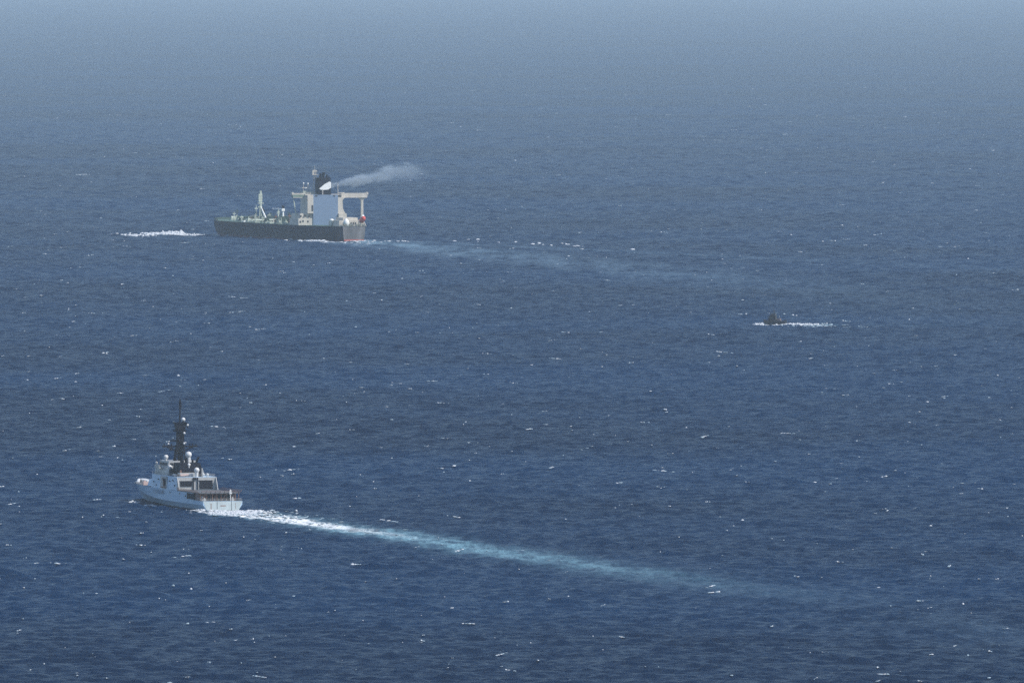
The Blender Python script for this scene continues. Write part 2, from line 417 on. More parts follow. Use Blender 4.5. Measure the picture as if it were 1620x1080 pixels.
    for y, z in ((76, 9.4), (72, 8.2), (69, 10.6), (51, 10.4), (46, 10.8), (50, 5.9), (35, 6.0), (26, 5.4), (43, 8.9)):
        MB().box(-8.52, -8.2, y-.35, y+.35, z-.25, z+.25).build('porthole', hole, hs)
    # lettering on the port bow
    cu = bpy.data.curves.new('hull lettering', 'FONT'); cu.body = 'U.S. COAST GUARD'; cu.size = 2.0; cu.extrude = 0.02; cu.align_x = 'CENTER'
    tmp = bpy.data.objects.new('tmp', cu); C.objects.link(tmp)
    me = bpy.data.meshes.new_from_object(tmp.evaluated_get(bpy.context.evaluated_depsgraph_get()))
    bpy.data.objects.remove(tmp)
    me.name = 'lettering'; me.materials.append(mat('lettering grey', (0.16, 0.20, 0.26), 0.6))
    lt = bpy.data.objects.new('lettering', me); C.objects.link(lt); lt.parent = root
    lt.location = (-8.52, 68, 5.0); lt.rotation_euler = (R(90), 0, R(-90))
    # forward superstructure, bridge, foredeck
    MB().prism_y([(-7.6, 12.32), (7.6, 12.32), (6.9, 15.2), (-6.9, 15.2)], 57, 78).build('deckhouse', buff, root)
    br = MB().prism_y([(-6.2, 15.22), (6.2, 15.22), (5.7, 18.0), (-5.7, 18.0)], 62, 76).build('bridge', buff, root)
    for k in range(6): MB().box(-6.26, -5.8, 64+k*1.9, 65.3+k*1.9, 16.2, 17.2).build('window', glass, br)
    for k in range(5): MB().box(-5.2+k*2.1, -3.9+k*2.1, 61.9, 62.1, 16.2, 17.2).build('window', glass, br)
    for x0, x1, z0, z1 in ((-6.8, -5.2, 12.8, 14.6), (-3.4, -2.3, 12.5, 14.4), (-1.2, -.5, 12.9, 14.0)):
        MB().box(x0, x1, 56.8, 57.05, z0, z1).build('doorway', hole, root)
    MB().tube((-6.5, 56.7, 12.6), (-2.0, 56.7, 15.1), .12).tube((-4.8, 56.6, 12.4), (-1, 56.6, 14.6), .12).tube((-6.6, 56.7, 15.0), (-2.6, 56.7, 13.2), .1).build('stairway', rust, root)
    MB().box(-8.8, -4.6, 66, 73, 15.0, 15.3).box(-8.8, -8.6, 66, 73, 15.3, 16.4).build('bridge_wing', buff, root); MB().box(4.6, 8.8, 66, 73, 15.0, 15.3).build('bridge_wing', buff, root)
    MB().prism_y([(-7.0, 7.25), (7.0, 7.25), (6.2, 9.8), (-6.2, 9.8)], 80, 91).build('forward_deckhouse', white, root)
    MB().rail([(-7.8, 80, 12.4), (-7.8, 40.5, 12.3), (7.6, 40.5, 12.3), (7.8, 78, 12.3)], 1.1, 2.2, .05).build('upper_rail', buff, root)
    gun = MB().lathe((0, 103, 7.2), [(1.6, 0), (1.6, .6), (1.3, 1.9), (.5, 2.4)], 12).build('gun_turret', dome_m, root, True)
    MB().tube((0, 104, 8.7), (0, 109.5, 9.4), .12, .09).build('barrel', dark, gun)
    MB().box(-7.3, -5.2, 96.3, 97.5, 7.2, 8.5, .1).build('deck_locker', pinkm, root); MB().box(-5.6, -3.2, 104, 105, 7.2, 8.3).build('deck_locker', pinkm, root); MB().tube((-3.6, 109, 7.2), (-3.6, 109, 8.6), .7, .5).build('capstan', pinkm, root)
    MB().prism_x([(114, 7.2), (125.3, 7.5), (126.2, 8.8), (114, 8.4)], -1.3, 1.3).build('bow_bulwark', dome_m, root); MB().tube((-4.3, 117.0, 7.5), (-1.9, 124.2, 8.3), .55, .65).build('bow_bulwark', dome_m, root)
    # main mast: raked lattice legs, platforms, yard, sensors, pole
    mast = MB()
    for x, y in ((-2.7, 63.5), (1.6, 63.5), (-1.8, 69), (1.8, 69)): mast.tube((x, y, 18.0), (x*.38, 66+(y-66)*.3, 27.5), .38, .25, 6)
    for x in (-3.9, -2.9): mast.tube((x, 62.8, 17.9), (-.5, 65.6, 25), .18, .15, 5)
    for z in (19.5, 21.4, 23.2, 25.0, 26.6):
        k = 1-(z-18)/9.5*.62
        mast.box(-2.2*k, 1.9*k, 66-2.4*k, 66+2.6*k, z-.12, z+.14)
    for z0, z1 in ((18, 21), (21, 24), (24, 27)):
        mast.tube((-2.3*(1-(z0-18)/12), 64, z0), (1.6*(1-(z1-18)/12), 65, z1), .15, n=5).tube((1.6*(1-(z0-18)/12), 64, z0), (-2.3*(1-(z1-18)/12), 65, z1), .15, n=5)
    mast.box(-.9, .2, 65.2, 66.8, 18.0, 29.8, .05, .2)
    mo = mast.build('main_mast', dark, root)
    MB().box(-1.3, 1.3, 64.6, 67.4, 25.6, 29.6).box(-1.9, 2.0, 64, 68, 29.6, 30.3, -.2, -.2).prism_y([(-1.6, 30.3), (1.5, 30.3), (2.3, 33.0), (-2.1, 33.0)], 64.2, 67.8).box(-2.5, 2.9, 63.8, 68.2, 33.0, 33.3).build('sensor_housing', dark, mo)
    MB().tube((-.2, 66, 33.2), (0, 66, 42.6), .32, .3, 6).tube((0, 66, 38.6), (0, 66, 41.4), .5, n=6).tube((-.5, 66, 39.8), (.5, 66, 39.8), .2, n=5).build('pole_antenna', dark, mo)
    yd = MB().tube((-7.4, 65.8, 23.7), (7.2, 65.8, 23.7), .34, n=6).tube((-5.6, 65.8, 23.6), (-1.2, 65.8, 21.7), .26, n=5).tube((5.4, 65.8, 23.6), (1.2, 65.8, 21.7), .26, n=5)
    for x in (-6.6, -4.9, -3.6, 3.9, 5.1, 6.4): yd.tube((x, 66, 23.3-.4*(abs(x) < 5.2)), (x, 66, 24.7), .22, n=5)
    yd.box(-4.4, -3.2, 65.6, 66.4, 22.1, 23.4).tube((-4, 66, 26), (-1, 66, 26), .26, n=5).tube((-3, 66, 29.9), (-1, 66, 29.9), .2, n=5).box(-4.0, -2.4, 65.5, 66.5, 25.7, 26.2)
    yd.build('yardarm', dark, mo)
    for x, y, z, r in ((1.0, 65, 34.4, .85), (2.6, 64.6, 32.2, .55), (1.1, 63.9, 29.0, .5), (1.0, 63.7, 24.9, .45), (-4.9, 66, 24.7, .38), (-2.9, 66, 27, .42), (1.6, 63.6, 25.2, .3)):
        d = MB().dome((x, y, z), r).build('sensor_dome', dome_m, mo, True)
        MB().tube((x, y, z-r*.8), (x, y, z-r*.8-.7), r*.35, n=6).build('pedestal', dark, d)
    # satellite domes
    def radome(x, y, z0, z, r):
        d = MB().dome((x, y, z), r, 16).build('radome', dome_m, root, True)
        MB().tube((x, y, z0), (x, y, z-r*.75), r*.6, r*.66, 12).build('pedestal', dome_m, d)
    radome(-5.6, 67, 18.0, 19.4, 1.0); radome(-6.4, 57.8, 15.2, 15.7, .9); radome(1.2, 57.5, 15.2, 20.6, 1.3)
    radome(.2, 31.0+10, 12.3, 15.0, 1.1); radome(-7.2, 76, 15.2, 16.9, .5)
    radome(3.2, 42, 12.3, 13.2, .55); radome(4.9, 42, 12.3, 13.1, .6); radome(-1.7, 46, 15.4, 17.0, .7)
    MB().tube((-6.9, 70, 15.3), (-6.9, 70, 19.7), .1).build('whip_antenna', dark, root); MB().tube((-7.6, 74, 12.4), (-7.6, 74, 18.5), .1).build('whip_antenna', dark, root)
    # exhaust stacks and gear abaft the mast
    stk = MB().box(-5.6, 3.4, 45.4, 56.4, 14.3, 17.6, .3, .4).box(-5.0, 3.0, 47, 56, 12.32, 14.3).build('exhaust_stack', dark, root)
    MB().tube((-2.6, 54, 17.5), (-2.6, 54, 20.1), .65, .6).build('exhaust_pipe', dark, stk); MB().tube((-.6, 54, 17.5), (-.6, 54, 19.6), .6, .55).build('exhaust_pipe', dark, stk); MB().tube((2.0, 50, 17.0), (2.9, 48.2, 19.9), .38, .5).build('exhaust_pipe', dark, stk); MB().tube((.9, 50, 17.5), (.9, 50, 19.0), .4).build('exhaust_pipe', dark, stk); MB().tube((-3.4, 49, 17.5), (-3.4, 49, 18.8), .5).build('exhaust_pipe', dark, stk)
    MB().box(-6.2, 3.4, 43, 46.9, 12.32, 13.9, .1, .1).build('stack_house', buff, root)
    MB().tube((-5.4, 45, 12.4), (-5.4, 45, 14.9), .5, .35).box(-6.6, -4.2, 44.4, 45.6, 12.4, 13.3).build('deck_gun', rust, root)
    MB().tube((-6.3, 55.5, 12.3), (-6.3, 55.5, 15.4), .55, .3).box(-7.0, -5.5, 55, 56, 12.3, 13.6).build('searchlight_post', dark, root)
    MB().box(1.4, 2.6, 42.4, 43, 12.4, 16.2).tube((2.0, 42.6, 12.3), (2.0, 42.6, 17.6), .2).build('crane_post', dark, root)
    # inflatable boat on the upper deck
    MB().tube((-6.4, 41.6, 12.9), (-2.8, 42.4, 13.2), .45, .3).tube((-6.4, 42.6, 12.9), (-2.8, 42.4, 13.2), .45, .3).build('life_raft', pinkm, root)
    MB().tube((-6.6, 50, 12.9), (-6.6, 51.5, 12.9), .45).build('raft_canister', dome_m, root); MB().tube((-6.6, 48, 12.9), (-6.6, 49.5, 12.9), .45).build('raft_canister', dome_m, root)
build_cutter()
foam_field('wake_foam', 'white churned foam spreading from the patrol cutter transom', (cx, cy), TH_C,
    [(1.5, 0, 1.6, 5.0, 260, .8, .55), (14, 0, 10, 4.5, 420, .8, .40), (34, 1.5, 18, 7.0, 200, .7, .24), (10, 11.5, 5, 1.0, 50, .8, .5), (26, -10, 18, 1.5, 60, .5, .2)])
foam_field('thin_wake_foam', 'thin pale foam streaks fading along the turquoise wake of the patrol cutter', (cx, cy), TH_C,
    [(50, 1.5, 30, 8.0, 420, .8, .18), (120, 1, 60, 8.0, 240, .7, .07), (240, 0, 110, 8, 90, .6, .05)], M_mist)
foam_field('bow_foam', 'broken foam along the patrol cutter port side', (cx, cy), TH_C,
    [(-62, -12, 8, 1.2, 40, .6, .4), (-40, -12, 7, 1.2, 30, .6, .22), (-88, -13, 2.5, .8, 16, .6, .5), (-8, -13, 6, 1, 10, .5, .2)])

# ================================================================ the tanker
def build_tanker():
    hullm = zband(mat('tanker hull black', (0.013, 0.010, 0.024), 0.8, var=0.5, scale=0.06, streak=True, spec=0.12), 0.9, (0.20, 0.06, 0.05), 0.9)
    _e = hullm.node_tree.nodes['Color Ramp'].color_ramp.elements; _e[0].position = .42; _e[1].position = .72; _e[1].color = (.042, .028, .033, 1)
    sternm = zband(mat('tanker stern grey', (0.115, 0.112, 0.11), 0.6, var=0.5, scale=0.2, streak=True), 1.6, (0.38, 0.10, 0.08), 0.5)
    cream = mat('tanker cream paint', (0.50, 0.46, 0.39), 0.6, var=0.12, scale=0.25, streak=True)
    blue = mat('casing blue grey', (0.15, 0.215, 0.31), 0.6, var=0.05, scale=0.2)  # one even blue grey over the whole casing
    green = mat('green deck paint', (0.07, 0.13, 0.10), 0.8, var=0.4, scale=0.15)
    pipe = mat('pale pipework', (0.42, 0.46, 0.38), 0.7, var=0.3, scale=0.3)
    darkg = mat('dark green gear', (0.04, 0.07, 0.06), 0.8, var=0.3)
    black = mat('funnel black', (0.007, 0.007, 0.013), 0.8, var=0.3, spec=0.1)
    hole = mat('dark windows', (0.04, 0.04, 0.045), 0.5)
    rust = mat('rusty steel', (0.20, 0.09, 0.07), 0.8, var=0.3)
    red = mat('lifeboat red', (0.55, 0.07, 0.05), 0.5, var=0.1)
    wh = mat('bright white paint', (0.80, 0.80, 0.76), 0.5, var=0.06)
    root = empty('oil_tanker', (tx, ty, 0), TH_T)
    tag(root, 'long black oil tanker with blue grey and cream superstructure, smoking black funnel', 'ship')
    def st(Y, wl, dk, zd=11.3, rake=0.0): return (Y, [wl*.9, wl, wl+(dk-wl)*.6, dk, dk], [-3.0, 0.5, 4.0, 8.0, zd], rake)
    S = [st(0, 7.6, 8.7), st(5, 9, 10.2), st(14, 11, 13.1), st(28, 15.5, 17.7), st(46, 21.5, 23.5), st(66, 27.5, 28.5), st(84, 29, 29), st(150, 29, 29), st(240, 29, 29), st(258, 28.2, 28.8), st(275, 23.5, 26.5),
         st(288, 16, 21, 11.6), st(296, 8, 13.5, 11.8), st(300, 2, 5, 12)]
    hl = hull(S, None, 'hull', hullm, root)
    # a paler scraped strake low on the bow side
    deck_sheet(S, 0.03, 'main_deck', green, root, .3)
    MB().prism_y([(-7.7, .3), (7.7, .3), (8.6, 6.0), (8.7, 11.2), (-8.7, 11.2), (-8.6, 6.0)], -.12, .0).build('transom', sternm, root)
    fb = MB()
    pl = [(-28.6, 262), (-26.2, 276), (-20.6, 288), (-13, 296), (-4, 300.2), (4, 300.2), (13, 296), (20.6, 288), (26.2, 276), (28.6, 262)]
    for (a, b), (c, d) in zip(pl, pl[1:]):
        fb.add([(a, b, 11.2), (c, d, 11.2), (c, d, 13.4), (a, b, 13.4), (a*.975, b-.4, 11.2), (c*.975, d-.4, 11.2), (c*.975, d-.4, 13.4), (a*.975, b-.4, 13.4)],
               [(0, 1, 2, 3), (7, 6, 5, 4), (3, 2, 6, 7), (0, 3, 7, 4), (1, 5, 6, 2)])
    fb.build('bulwark', darkg, root)
    MB().rail([(-28.7, 262, 11.3), (-28.8, 70, 11.3)], 1.3, 6, .09).build('port_rail', pipe, root)
    MB().rail([(28.7, 262, 11.3), (28.8, 70, 11.3)], 1.3, 6, .09).build('starboard_rail', pipe, root)
    MB().rail([(-12.4, 13, 11.4), (-8.4, .3, 11.4), (8.4, .3, 11.4), (12.4, 13, 11.4)], 1.4, 2.5, .1).build('stern_rail', cream, root)
    # house, casing, wings
    lo = MB().box(-25.5, 13.5, 59, 82, 11.36, 16.5).box(-24, 12.5, 60, 82, 16.5, 20.2, .2, .2).build('lower_deckhouse', cream, root)
    for x, z in ((-23.5, 18.2), (-20.2, 18.6), (-17, 18.0), (-21.8, 14.5), (-24, 14), (-18, 14.2), (9.2, 18.4), (11.2, 13.4), (8.2, 14.1)):
        MB().box(x-.55, x+.55, 58.8, 59.98, z-.7, z+.6).build('porthole', hole, lo)
    MB().box(5.7, 12.2, 57, 59.5, 11.4, 20.0, .1, 0).box(7.2, 11.5, 54, 56.9, 11.4, 16.2).build('aft_annex', cream, root)
    hs = MB().box(-17.5, 12.0, 66, 80, 20.2, 33.8).box(-17.9, 12.4, 65.6, 80.4, 33.8, 34.5).build('accommodation_house', cream, root)
    for z in (23.5, 27, 30.5):
        MB().box(-16.2, -14.9, 65.85, 66.05, z, z+1.2 if z != 27 else z+2.4).build('window', hole, hs)
    cs = MB().box(-14.0, 5.6, 58.3, 65.98, 11.4, 34.2, .0, .0).build('engine_casing', blue, root)
    MB().box(-12.4, -10.6, 58.0, 58.28, 33.2, 34.0).build('vent', hole, cs); MB().box(2.0, 3.3, 58.0, 58.28, 33.2, 34.0).build('vent', hole, cs)
    MB().box(-18.6, -14.02, 58.0, 65.9, 20.25, 34.0).build('sun_catching_strip', cream, root)  # made-up block, brought out beside the casing so this strip catches the sun
    MB().box(-15.4, -14.2, 57.8, 57.98, 22, 26.5).build('window', hole, root)
    for s, x0, x1 in ((1, 9.0, 29.6), (-1, -27.6, -18.7)):
        wg = MB()
        wg.box(min(x0, x1), max(x0, x1), 66.5 if s < 0 else 60.5, 70.5 if s < 0 else 65.4, 32.3, 34.3)
        yo = 0 if s < 0 else -6
        w_ = wg.build('bridge_wing', cream if s > 0 else mat('green wing with painted shade', (0.16, 0.22, 0.17), 0.7, var=.2), root)  # the port wing's shade is put into its darker green colour
        xe = x1 if s > 0 else x0
        MB().rail([(x0, 66.6+yo, 34.2), (x1, 66.6+yo, 34.2)], 1.2, 2.2, .12, 1).box(min(x0, x1), max(x0, x1), 66.55+yo, 66.75+yo, 34.3, 35.3).box(xe-.7, xe+.7, 66.4+yo, 70.6+yo, 34.2, 36.0).build('wing_rail', cream, w_)
        MB().box(x0+.4, x1-.4, 66.3+yo, 66.48+yo, 31.9, 32.3).build('under_beam', cream, w_)
    cm = MB()
    for yy in (61.4,):
        cm.prism_y([(24.8, 11.4), (26.8, 11.4), (26.6, 29.5), (27.9, 31.4), (29.8, 32.55), (21.6, 32.55), (23.7, 31.4), (25.0, 29.5)], yy, yy+1.6)
    cm.build('wing_column', cream, root)
    MB().prism_y([(5.62, 20.0), (11.4, 20.0), (9.6, 24), (9.2, 30), (10.6, 31.6), (12.8, 32.28), (5.62, 32.28)], 58.6, 60.4).build('wing_column', cream, root)
    MB().tube((-27.0, 68, 32.5), (-24.6, 68, 19), .35, .55).tube((-18.2, 66.5, 20), (-18.2, 66.5, 32.5), .5).build('wing_column', pipe, root)
    MB().tube((6.9, 63, 34.2), (6.9, 63, 43), .25).tube((6.9, 63, 35.6), (12.4, 64, 35.6), .22).build('stay_post', cream, root)
    # funnel
    fn = MB().prism_x([(62.3, 34.2), (72, 34.2), (72, 47.0), (63.5, 47.0)], -8.2, 1.3).build('funnel', black, root)
    MB().prism_y([(-8.0, 39.0), (-7.4, 38.2), (-5, 37.8), (-1, 38.1), (1.2, 39.6), (1.25, 43.7), (-.2, 44.1), (-4, 42.2), (-6, 40.5)], 61.9, 62.25).build('emblem_panel', wh, fn)
    MB().tube((-5.8, 67, 47), (-5.8, 66, 50.2), .9, .85).build('exhaust_pipe', black, fn); MB().tube((-3.3, 68, 47), (-3.0, 67, 51.0), 1.2, 1.1).build('exhaust_pipe', black, fn); MB().tube((-.8, 67, 47), (-.6, 66.5, 49.4), .8).build('exhaust_pipe', black, fn); MB().tube((.6, 66, 47), (.8, 66, 48.6), .5).build('exhaust_pipe', black, fn); MB().box(-8.4, 1.5, 63.2, 72.2, 46.2, 47.1).build('exhaust_pipe', black, fn)
    MB().tube((-5.6, 61.4, 34.3), (-5.6, 61.4, 38.2), .35).build('ladder', cream, fn)
    # radar masts and monkey-island gear
    m = MB()
    for x, y in ((-9.2, 72.5), (-6.8, 72.5), (-9.2, 75), (-6.8, 75)): m.tube((x, y, 34.5), (-8+(x+8)*.55, 73.7+(y-73.7)*.5, 53), .16, n=5)
    for z in range(36, 53, 3): m.box(-9.0+(z-36)*.03, -7.0-(z-36)*.03, 72.7, 74.8, z, z+.25)
    m.box(-10.6, -5.8, 72, 75, 49, 49.4).box(-9.6, -6.2, 73, 74, 51.6, 52.3).tube((-8, 74, 53), (-8, 74, 56), .15, n=5).box(-10.2, -9.2, 72.4, 73.6, 49.4, 52.5)
    m.build('radar_mast', cream, root)
    for x, h in ((-16.9, 42.5), (-13.4, 42.2), (-15.0, 39.0), (-11.6, 38.6)):
        q = MB().tube((x, 74, 34.5), (x, 74, h), .22, n=5).box(x-1.3, x+1.3, 73.5, 74.5, h-3.4, h-2.9).build('antenna_post', cream, root)
        MB().dome((x, 74, h+.2), .65).build('dome', wh, q, True)
    MB().box(-18.5, -9.8, 70, 78, 34.5, 37.0, .3, .3).build('wheelhouse_top', mat('grey green wheelhouse', (0.30, .33, .28), .7), root)
    MB().rail([(-18.5, 67, 34.5), (-9, 67, 34.5)], 1.2, 2, .1).build('top_rail', cream, root)
    # poop deck: houses, boats' cradles, winches
    MB().box(-7.5, 12.5, 14, 40, 11.4, 15.6, .2, .2).box(-3, 8.5, 18, 36, 15.6, 17.6).build('poop_deckhouse', cream, root)
    for x in (-3.8, -1.2, 2.2, 4.0, 5.6): MB().box(x-.4, x+.4, 13.8, 13.98, 11.8, 14.2).build('doorway', hole, root)
    MB().lathe((-3.0, 10, 11.4), [(1.5, 0), (2.0, 1.2), (2.3, 2.6), (1.8, 4.4), (.8, 5.4), (.1, 5.8)], 14).build('ventilator', wh, root, True)
    MB().lathe((-8.4, 30, 11.4), [(1.0, 0), (1.0, 3.2), (1.7, 3.8), (1.7, 4.7), (.7, 5.2)], 12).build('ventilator', wh, root, True)
    for x, y in ((-6.2, 3.2), (-1.5, 2.6), (3.4, 2.8), (7.2, 3.4)):
        MB().tube((x-1.1, y, 12.3), (x+1.1, y, 12.3), .85, n=10).box(x-1.5, x-1.1, y-1, y+1, 11.4, 13.0).box(x+1.1, x+1.5, y-1, y+1, 11.4, 13.0).build('mooring_winch', darkg, root)
    # cargo deck: pipes, manifold, cranes, masts, hatches
    pp = MB()
    for x in (-7, -4.5, -2, 1, 3.5, 6): pp.tube((x, 90, 12.6), (x, 255, 12.6), .45, n=6)
    for y in range(96, 256, 12): pp.box(-8.5, 7.5, y-.3, y+.3, 11.4, 12.2)
    pp.build('cargo_pipes', pipe, root)
    cw = MB().box(-1.2, 1.2, 86, 262, 14.4, 14.7)
    for y in range(90, 262, 14): cw.box(-1.1, -.8, y-.2, y+.2, 11.4, 14.4).box(.8, 1.1, y-.2, y+.2, 11.4, 14.4)
    cw.rail([(-1.2, 86, 14.7), (-1.2, 262, 14.7)], 1.2, 7, .08)
    cw.build('catwalk', darkg, root)
    mf = MB()
    for y in range(168, 190, 4): mf.tube((-26, y, 13.2), (26, y, 13.2), .6, n=7).tube((-26, y, 13.2), (-26, y, 11.4), .5, n=6)
    mf.box(-27, -23, 166, 190, 11.4, 12.3); mf.build('manifold', pipe, root)
    rr = random.Random(5)
    def gear(nm, m_, n, y0, y1, hx, hmax):
        for i in range(n):
            x = rr.uniform(-hx, hx); y = rr.uniform(y0, y1); a = rr.uniform(.8, 2.6); b = rr.uniform(1, 4); h = rr.uniform(.8, hmax)
            q = MB().box(x-a, x+a, y-b, y+b, 11.4, 11.4+h, a*.15, b*.1)
            q.tube((x, y, 11.4+h), (x, y, 11.4+h*1.5), .35*a, .3*a, 7); q.build(nm, m_, root)
    gear('tank_hatch', pipe, 34, 95, 262, 27, 1.5); gear('deck_valve', darkg, 30, 95, 258, 26, 2.6); gear('pump_housing', green, 16, 95, 255, 24, 3.4)
    gear('deck_locker', darkg, 26, 90, 200, 24, 4.2); gear('pipe_tower', darkg, 10, 205, 258, 20, 4.5); gear('pipe_bend', pipe, 16, 92, 258, 24, 2.6)
    gear('stores_box', rust, 8, 88, 200, 25, 2.6); gear('hose_rack', wh, 12, 190, 262, 27, 1.0)
    def crane(x, y, h, jib, m_, base=11.4):
        MB().tube((x, y, base), (x, y, base+h), .85, .7, 10).box(x-1.1, x+1.1, y-1.1, y+1.1, base+h, base+h+2.0).tube((x, y, base+h+1.5), jib, .5, .3, 6).build('deck_crane', m_, root)
    crane(-1, 178, 8.5, (-1.5, 198, 21.5), wh)
    MB().tube((-2.5, 214, 11.4), (-5.2, 222, 22.5), .7, .45, 7).box(-3.6, -1.2, 212.6, 215.4, 11.4, 13.6).build('derrick_boom', wh, root)
    MB().tube((-1, 178, 22.1), (-1, 178, 24.2), 1.1, n=8).build('crane_head', black, root)
    fm = MB().tube((0, 240, 11.4), (0, 240, 26), 1.0, 1.0, 8).tube((0, 240, 26), (0, 240, 34.5), .9, .8, 6).box(-2.4, 2.4, 239, 241, 24.6, 25.2).box(-1.5, 1.5, 239.2, 240.8, 29, 29.5).box(-1.6, 1.2, 239, 241, 26, 32)
    fm.tube((-2.2, 236, 11.4), (-.4, 239.6, 24), .3, n=5).tube((2.2, 236, 11.4), (.4, 239.6, 24), .3, n=5).build('foremast', pipe, root)
    MB().tube((.5, 238.6, 21.5), (2.8, 238.6, 18.5), .9, n=7).build('stowed_boom', black, root)
    for x, y, h, m_ in ((-20, 244, 7, pipe), (-17, 196, 8, darkg), (-8, 168, 9, pipe), (4, 226, 7, darkg), (-24, 156, 5, pipe), (12, 180, 7, darkg), (-20, 100, 8, rust), (-10, 92, 10, pipe), (-9, 222, 12.5, pipe), (13, 235, 9, pipe), (6, 262, 13, pipe), (-12, 262, 9, darkg), (10, 200, 8, darkg), (-4, 150, 8, darkg), (15, 150, 11, pipe), (-22, 128, 6.5, rust), (-18, 110, 5, darkg)):
        MB().tube((x, y, 11.4), (x, y, 11.4+h), .38, .25, 6).box(x-1.2, x+1.2, y-.4, y+.4, 11.4+h*.75, 11.4+h*.82).build('vent_post', m_, root)
    for i in range(26):
        x = rr.uniform(-26, 18); y = rr.uniform(96, 262); h = rr.uniform(2.5, 7.5); m_ = rr.choice((pipe, darkg, darkg, green, rust, cream))
        q = MB().tube((x, y, 11.4), (x, y, 11.4+h), rr.uniform(.25, .6), .22, 6)
        if i % 3: q.box(x-1.3, x+1.3, y-.5, y+.5, 11.4+h*.6, 11.4+h*.78)
        else: q.tube((x, y, 11.4+h), (x+rr.uniform(-3, 3), y+5, 11.4+h*.7), .3, .25, 5)
        q.build('vent_post', m_, root)
    for x, y in ((-9, 280), (9, 280)):
        MB().tube((x-2.4, y, 13), (x+2.4, y, 13), 1.4, n=10).box(x-3, x+3, y-2, y+2, 11.4, 12.3).build('windlass', pipe, root)
    MB().box(-11, 11, 262, 268, 11.5, 14.6, .3, .3).build('forecastle_store', green, root)
    MB().prism_x([(100, 11.4), (125, 11.4), (125, 17), (104, 17)], 8, 20).build('pump_house', darkg, root); MB().box(-21, -12, 122, 128, 11.4, 16.8).build('pump_house', darkg, root)
    # lifeboats are things of their own, carried on the ship
    def place(o, x, y, z, rz=0):
        o.location = (tx+math.cos(TH_T)*x-math.sin(TH_T)*y, ty+math.sin(TH_T)*x+math.cos(TH_T)*y, z); o.rotation_euler = (rz, 0, TH_T)
    lb = bpy.data.objects.new('lifeboat', None); C.objects.link(lb); place(lb, 8.4, 6, 16.2, R(-20))
    b = MB(); prof = []
    v = []; f = []; n = 10
    for k, (y, r) in enumerate(((-4.6, .5), (-4, 1.5), (-2, 1.9), (1.5, 1.9), (3.8, 1.4), (4.8, .3))):
        for i in range(n):
            t = 2*math.pi*i/n; v.append((r*math.cos(t), y, r*1.1*math.sin(t)))
    for k in range(5):
        for i in range(n): f.append((k*n+i, k*n+(i+1) % n, (k+1)*n+(i+1) % n, (k+1)*n+i))
    f += [tuple(range(n-1, -1, -1)), tuple(range(5*n, 6*n))]
    b.add(v, f).build('boat_hull', red, lb, True)
    MB().box(-.8, .8, -3.6, -1.6, 1.7, 2.7, .15, .3).build('hatch_cover', wh, lb)
    tag(lb, 'small red enclosed lifeboat perched on the oil tanker stern', 'lifeboat')
    MB().tube((6.6, 2, 11.4), (6.6, 9, 15.5), .3).tube((10.2, 2, 11.4), (10.2, 9, 15.5), .3).tube((6.6, 9, 11.4), (6.6, 9, 15.5), .3).tube((10.2, 9, 11.4), (10.2, 9, 15.5), .3).build('launch_cradle', cream, root)
build_tanker()
foam_field('bow_wave', 'bright white bow wave breaking ahead of the oil tanker', (tx, ty), TH_T,
    [(-301, -62, 13, 4, 330, 1.6, 1.3), (-308, -50, 8, 3, 150, 1.4, 2.4), (-312, -40, 8, 2, 40, 1.0, .9), (-288, -52, 10, 3, 50, 1.0, .7), (-268, -62, 8, 4, 60, 1.1, .6), (-266, -92, 9, 4, 70, 1.1, .6), (-292, -86, 14, 8, 40, 1.1, .6), (-290, -38, 12, 1.5, 30, .9, .7), (-262, -44, 6, 3, 30, 1.0, .6)])
foam_field('side_wash', 'thin pale wash running along the port bow of the oil tanker', (tx, ty), TH_T,
    [(-262, -30.5, 12, .8, 70, .9, .5), (-235, -30.5, 16, .7, 60, .9, .35), (-200, -30.5, 20, .6, 30, .9, .3), (-100, -30.5, 50, .6, 50, .9, .3)], M_mist)
foam_field('wake_foam', 'foam streaks trailing along the side and stern of the oil tanker', (tx, ty), TH_T,
    [(-14, -26, 11, 2, 60, 1.4, .8), (-30, -32, 20, 3, 30, 1.2, .5), (30, -34, 16, 3, 50, 1.3, .45), (60, -30, 40, 5, 60, 1.3, .3), (12, 2, 14, 7, 90, 1.4, .3), (12, 30, 8, 4, 26, 1.2, .7), (150, 100, 110, 10, 26, 1.6, .7)])

